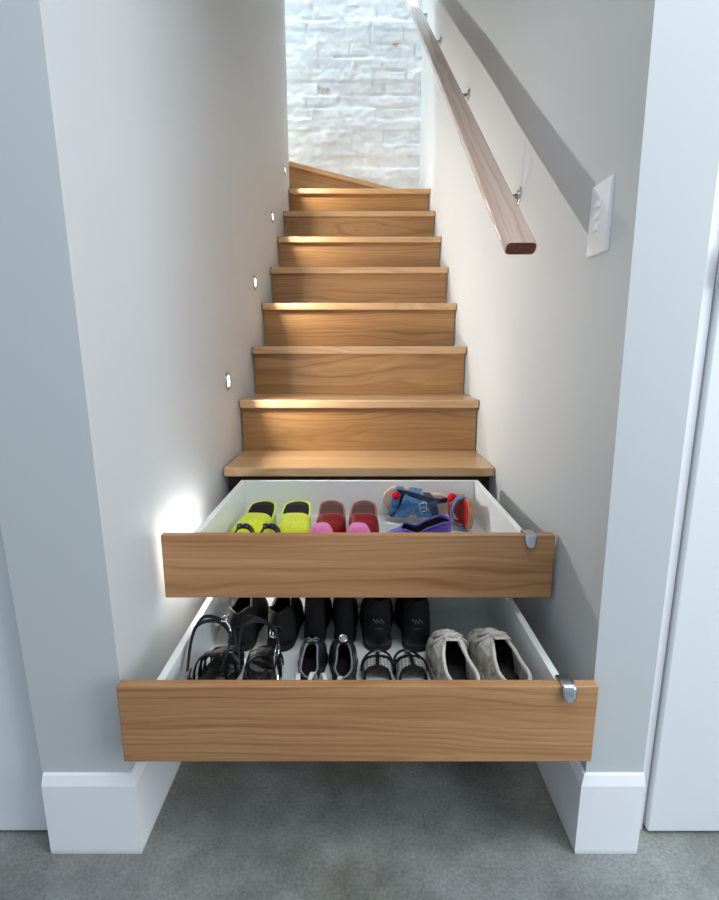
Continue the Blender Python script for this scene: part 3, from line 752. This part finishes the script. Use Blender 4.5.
# black T-strap sandals with white patterned bands
for (x, y, yaw, sd, lab) in ((0.0420, 0.850, 0.02, 1, 'black and white patterned T-strap sandal, left one, beside the black flats'),
                             (0.1140, 0.850, -0.005, -1, 'black and white patterned T-strap sandal, right one, beside the white sneaker')):
    t = shoe('t_strap_sandal', lab, 'sandal', (x, y, LZ), yaw, 'patterned T-strap sandals in the lower drawer'); la = Last(0.222, 0.070, sd)
    link('sole', slab(la, 0.0, 0.018), M['black_rubber'], t, bevel=0.0015)
    link('footbed', slab(la, 0.018, 0.021, 0.95), M['white_leather'], t)
    pts = [(la.c(q)-la.hw(q)*0.98, q*la.L, 0.021) for q in TS] + [(la.c(q)+la.hw(q)*0.98, q*la.L, 0.021) for q in TS[::-1]]
    link('edging', tube(pts, 0.0032, 6), M['black_leather'], t, smooth=True)
    bm = bmesh.new(); add_ribbon(bm, arch(la, 0.60, 0.016, 0.033), (0, 1, 0), 0.036, 0.003); link('instep_band', bm, M['woven'], t)
    for q, h, w in ((.505, .0360, .008), (.695, .0335, .008), (.12, .055, .010)):
        bm = bmesh.new(); add_ribbon(bm, arch(la, q, 0.016, h, 1.05), (0, 1, 0), w, 0.004); link('strap', bm, M['black_leather'], t)
    bm = bmesh.new(); add_ribbon(bm, [(la.c(.52), .52*la.L, .050), (la.c(.6), .6*la.L, .0515), (la.c(.7), .7*la.L, .0495), (la.c(.8), .8*la.L, .040), (la.c(.9), .9*la.L, .030), (la.c(.955), .955*la.L, .021)], (1, 0, 0), 0.009, 0.0035)
    link('t_bar', bm, M['black_leather'], t)
    buckle(t, (la.c(.88), .905*la.L, 0.032), 0.010, 0.008, (-0.6, 0, 0), 0.0012)

# charcoal ballet flats with a round ornament, toes to the back
hp = prof([(0, .056), (.1, .058), (.3, .050), (.5, .050), (.62, .054), (.8, .046), (.93, .030), (1, .012)])
for (x, y, yaw, sd, orn, lab) in ((-0.1040, 0.912, 0.04, 1, 0, 'charcoal ballet flat with grey binding, left one, behind the white sandal'),
                                  (-0.0340, 0.912, 0.02, -1, 1, 'charcoal ballet flat with a round silver ornament, beside the patterned sandal')):
    t, la, rim = closed_shoe('ballet_flat', lab, 'shoe', (x, y, LZ), yaw, 'charcoal ballet flats in the lower drawer', 0.196, 0.066, sd, 'charcoal', 'black_lining', 'black_rubber', hp,
                             opening(0.12, 0.64, 66, 54), rimm='grey_trim', rimr=0.0022, sole=0.008)
    bm = bmesh.new()
    if orn:
        add_ring(bm, (la.c(.68), .69*la.L, 0.067), (0, -0.45, 0.9), 0.0085, 0.0026, 20, 8); add_disc(bm, (la.c(.68), .69*la.L, 0.066), (0, -0.45, 0.9), 0.0075, 0.003, 20)
        link('ornament', bm, M['silver'], t, smooth=False)
    else:
        for s in (-1, 1): add_tube(bm, [(la.c(.67), .66*la.L, .066), (la.c(.67)+s*.008, .67*la.L, .071), (la.c(.67)+s*.015, .68*la.L, .066), (la.c(.67)+s*.010, .67*la.L, .062), (la.c(.67), .66*la.L, .066)], 0.0016, 6)
        link('bow', bm, M['grey_trim'], t, smooth=True)

# white wedge sandal lying across the front
t = shoe('wedge_sandal', 'white strappy sandal lying crosswise just behind the lower drawer front', 'sandal', (-0.145, 0.872, LZ), -PI/2, None); la = Last(0.142, 0.066, 1)
link('sole', slab(la, 0.0, 0.034), M['tan_sole'], t, bevel=0.002)
link('footbed', slab(la, 0.034, 0.037, 0.94), M['white_leather'], t)
for q, h, sl in ((.18, .064, .01), (.36, .066, -.02), (.54, .064, .03), (.74, .056, -.01)):
    bm = bmesh.new(); add_ribbon(bm, arch(la, q, 0.030, h, slant=sl), (0, 1, 0), 0.008, 0.003); link('strap', bm, M['white_leather'], t)

# black strappy sandals with tall ankle straps
for i, (x, y, yaw, sd, lab) in enumerate(((-0.3130, 0.850, -0.02, 1, 'black strappy sandal with ankle straps flopped against the left drawer side'),
                                          (-0.2030, 0.850, 0.06, -1, 'black strappy sandal with long loose straps, between its mate and the ballet flats'))):
    t = shoe('strappy_sandal', lab, 'sandal', (x, y, LZ), yaw, 'black strappy sandals in the lower drawer'); la = Last(0.222, 0.080, sd)
    link('sole', slab(la, lambda q: 0.030*clamp(1-(q-.25)/.4)*0.0, lambda q: 0.014+0.034*clamp(1-(q-.2)/.5)), M['black_rubber'], t, bevel=0.002)
    zt = lambda q: 0.014+0.034*clamp(1-(q-.2)/.5)
    link('footbed', slab(la, zt, lambda q: zt(q)+0.004, 0.95), M['matte_black'], t)
    for q, h, sl in ((.90, .034, .02), (.83, .040, -.03), (.76, .046, .03), (.68, .052, -.03), (.59, .057, .03), (.50, .062, -.03), (.40, .066, .02)):
        bm = bmesh.new(); add_ribbon(bm, arch(la, q, zt(q)-0.004, h, 1.04, slant=sl), (0, 1, 0), 0.009, 0.003); link('strap', bm, M['matte_black'], t)
    bm, _ = upper(la, lambda q: zt(q)-0.002, lambda q: 0.056, lambda q: 62.0, t1=0.2); link('heel_counter', bm, M['matte_black'], t, smooth=True, solid=0.002)
    # ankle straps standing up in loose loops
    for (P, m) in ((((-.034, .05, .085), (-.040, .09, .118), (-.036, .13, .140), (.000, .15, .138), (.030, .135, .118), (.038, .09, .104), (.034, .05, .085)), 'matte_black'),
                   (((-.036, .06, .080), (-.044, .12, .122), (-.040, .18, .130), (-.012, .205, .110), (.02, .20, .085), (.036, .16, .055)), 'matte_black')):
        Q = []
        for k in range(len(P)-1):
            p0, p1, p2, p3 = (Vector(P[max(0, k-1)]), Vector(P[k]), Vector(P[k+1]), Vector(P[min(len(P)-1, k+2)]))
            for s in range(4):
                u = s/4; Q.append(0.5*((2*p1) + (-p0+p2)*u + (2*p0-5*p1+4*p2-p3)*u*u + (-p0+3*p1-3*p2+p3)*u*u*u))
        Q.append(Vector(P[-1]))
        bm = bmesh.new(); add_ribbon(bm, Q, (0, 0.3, 1), 0.0075, 0.0028); link('ankle_strap', bm, M[m], t)
    if i == 0:
        bm = bmesh.new(); add_tube(bm, [(-.012, .170, .112), (-.002, .176, .122), (.012, .176, .122), (.022, .170, .110), (.024, .160, .092)], 0.0034, 8, flat=0.6); link('loop', bm, M['silver'], t, smooth=True)
    else:
        buckle(t, (0.020, 0.168, 0.098), 0.013, 0.020, (0.7, 0.4, 0.2), 0.0018); buckle(t, (0.033, 0.128, 0.080), 0.009, 0.024, (0.6, 0.7, 0.2), 0.0016)
        link('buckle_tail', tube([(.028, .10, .085), (.038, .07, .06), (.041, .05, .035)], 0.003, 6), M['silver'], t)

# three black pairs along the back, heels to the front
bt = prof([(0, .118), (.1, .122), (.3, .122), (.42, .104), (.55, .078), (.7, .062), (.85, .050), (.94, .036), (1, .014)])
lo = prof([(0, .088), (.1, .092), (.3, .074), (.45, .080), (.6, .074), (.75, .060), (.9, .044), (1, .014)])
back = [(-0.290, 1.096, 0.02, 1, lo, 0.205, 0.088, 'loafer', 'black loafer in the back row, beside the left drawer side', 'black loafers at the back of the lower drawer', 'loafer'),
        (-0.196, 1.096, -0.02, -1, lo, 0.205, 0.088, 'loafer', 'black loafer in the back row, next to the plain ankle boots', 'black loafers at the back of the lower drawer', 'loafer'),
        (-0.112, 1.124, 0.0, 1, bt, 0.180, 0.070, 'ankle_boot', 'plain slim black ankle boot, left one, behind the charcoal flats', 'slim black boots at the back of the lower drawer', 'boot'),
        (-0.038, 1.124, 0.0, -1, bt, 0.180, 0.070, 'ankle_boot', 'plain slim black ankle boot, right one, behind the charcoal flats', 'slim black boots at the back of the lower drawer', 'boot'),
        (0.0460, 1.096, 0.01, 1, bt, 0.205, 0.090, 'high_top', 'black high-top with grey heel mark, left one, behind the patterned sandals', 'black high-tops at the back of the lower drawer', 'shoe'),
        (0.1390, 1.096, -0.02, -1, bt, 0.205, 0.090, 'high_top', 'black high-top with grey heel mark, right one, nearest the white sneakers', 'black high-tops at the back of the lower drawer', 'shoe')]
for (x, y, yaw, sd, hpf, L, W, nm, lab, grp, cat) in back:
    boot = hpf is bt
    t, la, rim = closed_shoe(nm, lab, cat, (x, y, LZ), yaw, grp, L, W, sd, 'black_suede', 'black_lining', 'black_rubber', hpf,
                             opening(0.12, 0.46 if boot else 0.52, 74, 66 if boot else 54), rimm='matte_black', rimr=0.003, sole=0.014, ex=0.5 if boot else 0.62)
    if nm == 'high_top':
        bm = bmesh.new()
        for k, (dx, dz) in enumerate(((-.011, .003), (-.007, -.002), (-.003, .002), (.002, -.002), (.006, .003), (.010, -.001))): add_ribbon(bm, [(dx-.002, -0.0020, .082+dz+.004), (dx, -0.0024, .082+dz), (dx+.002, -0.0020, .082+dz-.004)], (1, 0, 0), 0.003, 0.001)
        link('heel_mark', bm, M['grey_mark'], t)
        bm, _ = upper(Last(L+0.003, W+0.003, sd), 0.013, lambda q: 0.05, lambda q: 60.0, t1=0.16); link('heel_counter', bm, M['black_leather'], t, smooth=True, solid=0.0012, loc=(0, -0.0012, 0))
    elif nm == 'loafer':
        bm = bmesh.new(); add_ring(bm, (0, -0.001, 0.060), (0, 1, 0.2), 0.010, 0.002, 20, 6); link('heel_mark', bm, M['black_leather'], t, smooth=True)
    else:
        bm = bmesh.new(); add_ribbon(bm, [(0, -0.003, 0.118), (0, -0.006, 0.130), (0, 0.000, 0.134)], (1, 0, 0), 0.012, 0.002); link('pull_tab', bm, M['black_leather'], t)
    if lab.startswith('black loafer in the back row, beside'):
        bm = bmesh.new(); add_ring(bm, (-0.030, 0.004, 0.088), (0.4, -0.9, 0.1), 0.006, 0.0018, 16, 6); add_ring(bm, (-0.028, 0.002, 0.072), (0.4, -0.9, 0.1), 0.005, 0.0018, 16, 6)
        link('buckle', bm, M['silver'], t, smooth=True)


# ------------------------------------------------------------------ light, camera
def area(name, loc, target, sx, sy, e, col):
    L = bpy.data.lights.new(name, 'AREA'); L.shape = 'RECTANGLE'; L.size = sx; L.size_y = sy; L.energy = e; L.color = col
    o = bpy.data.objects.new(name, L); COL.objects.link(o); o.location = loc
    o.rotation_euler = (Vector(target) - Vector(loc)).to_track_quat('-Z', 'Y').to_euler()
    return o
area('skylight_over_landing', (-0.45, 3.80, 6.9), (-0.45, 3.801, 0), 1.9, 0.6, 195, (0.80, 0.92, 1.0))
area('landing_fill_light', (-1.9, 3.82, 2.95), (0.2, 3.95, 2.75), 0.5, 1.1, 13, (0.80, 0.95, 1.0))  # added unseen fill raking the brick from the left, no known window
area('room_window_daylight', (2.5, -0.45, 1.5), (-0.45, 1.0, 1.1), 1.3, 2.0, 38, (0.84, 0.92, 1.0))
area('room_ceiling_daylight', (0.55, 0.15, 2.66), (0.55, 0.151, 0), 1.6, 0.8, 21, (0.90, 0.95, 1.0))

w = bpy.data.worlds.new('World'); SC.world = w; w.use_nodes = True
bg = w.node_tree.nodes['Background']; bg.inputs['Color'].default_value = (0.72, 0.85, 1.0, 1); bg.inputs['Strength'].default_value = 0.48

cam = bpy.data.cameras.new('camera'); co = bpy.data.objects.new('camera', cam); COL.objects.link(co)
co.location = (0, 0, H); co.rotation_euler = (math.radians(90-11.3), 0, 0)
cam.sensor_fit = 'HORIZONTAL'; cam.sensor_width = 36; cam.lens = 36*502/719; cam.clip_start = 0.02
SC.camera = co
vs = SC.view_settings
vs.view_transform = 'Standard'; vs.look = 'None'; vs.exposure = 0.42; vs.gamma = 1.0; vs.use_curve_mapping = False
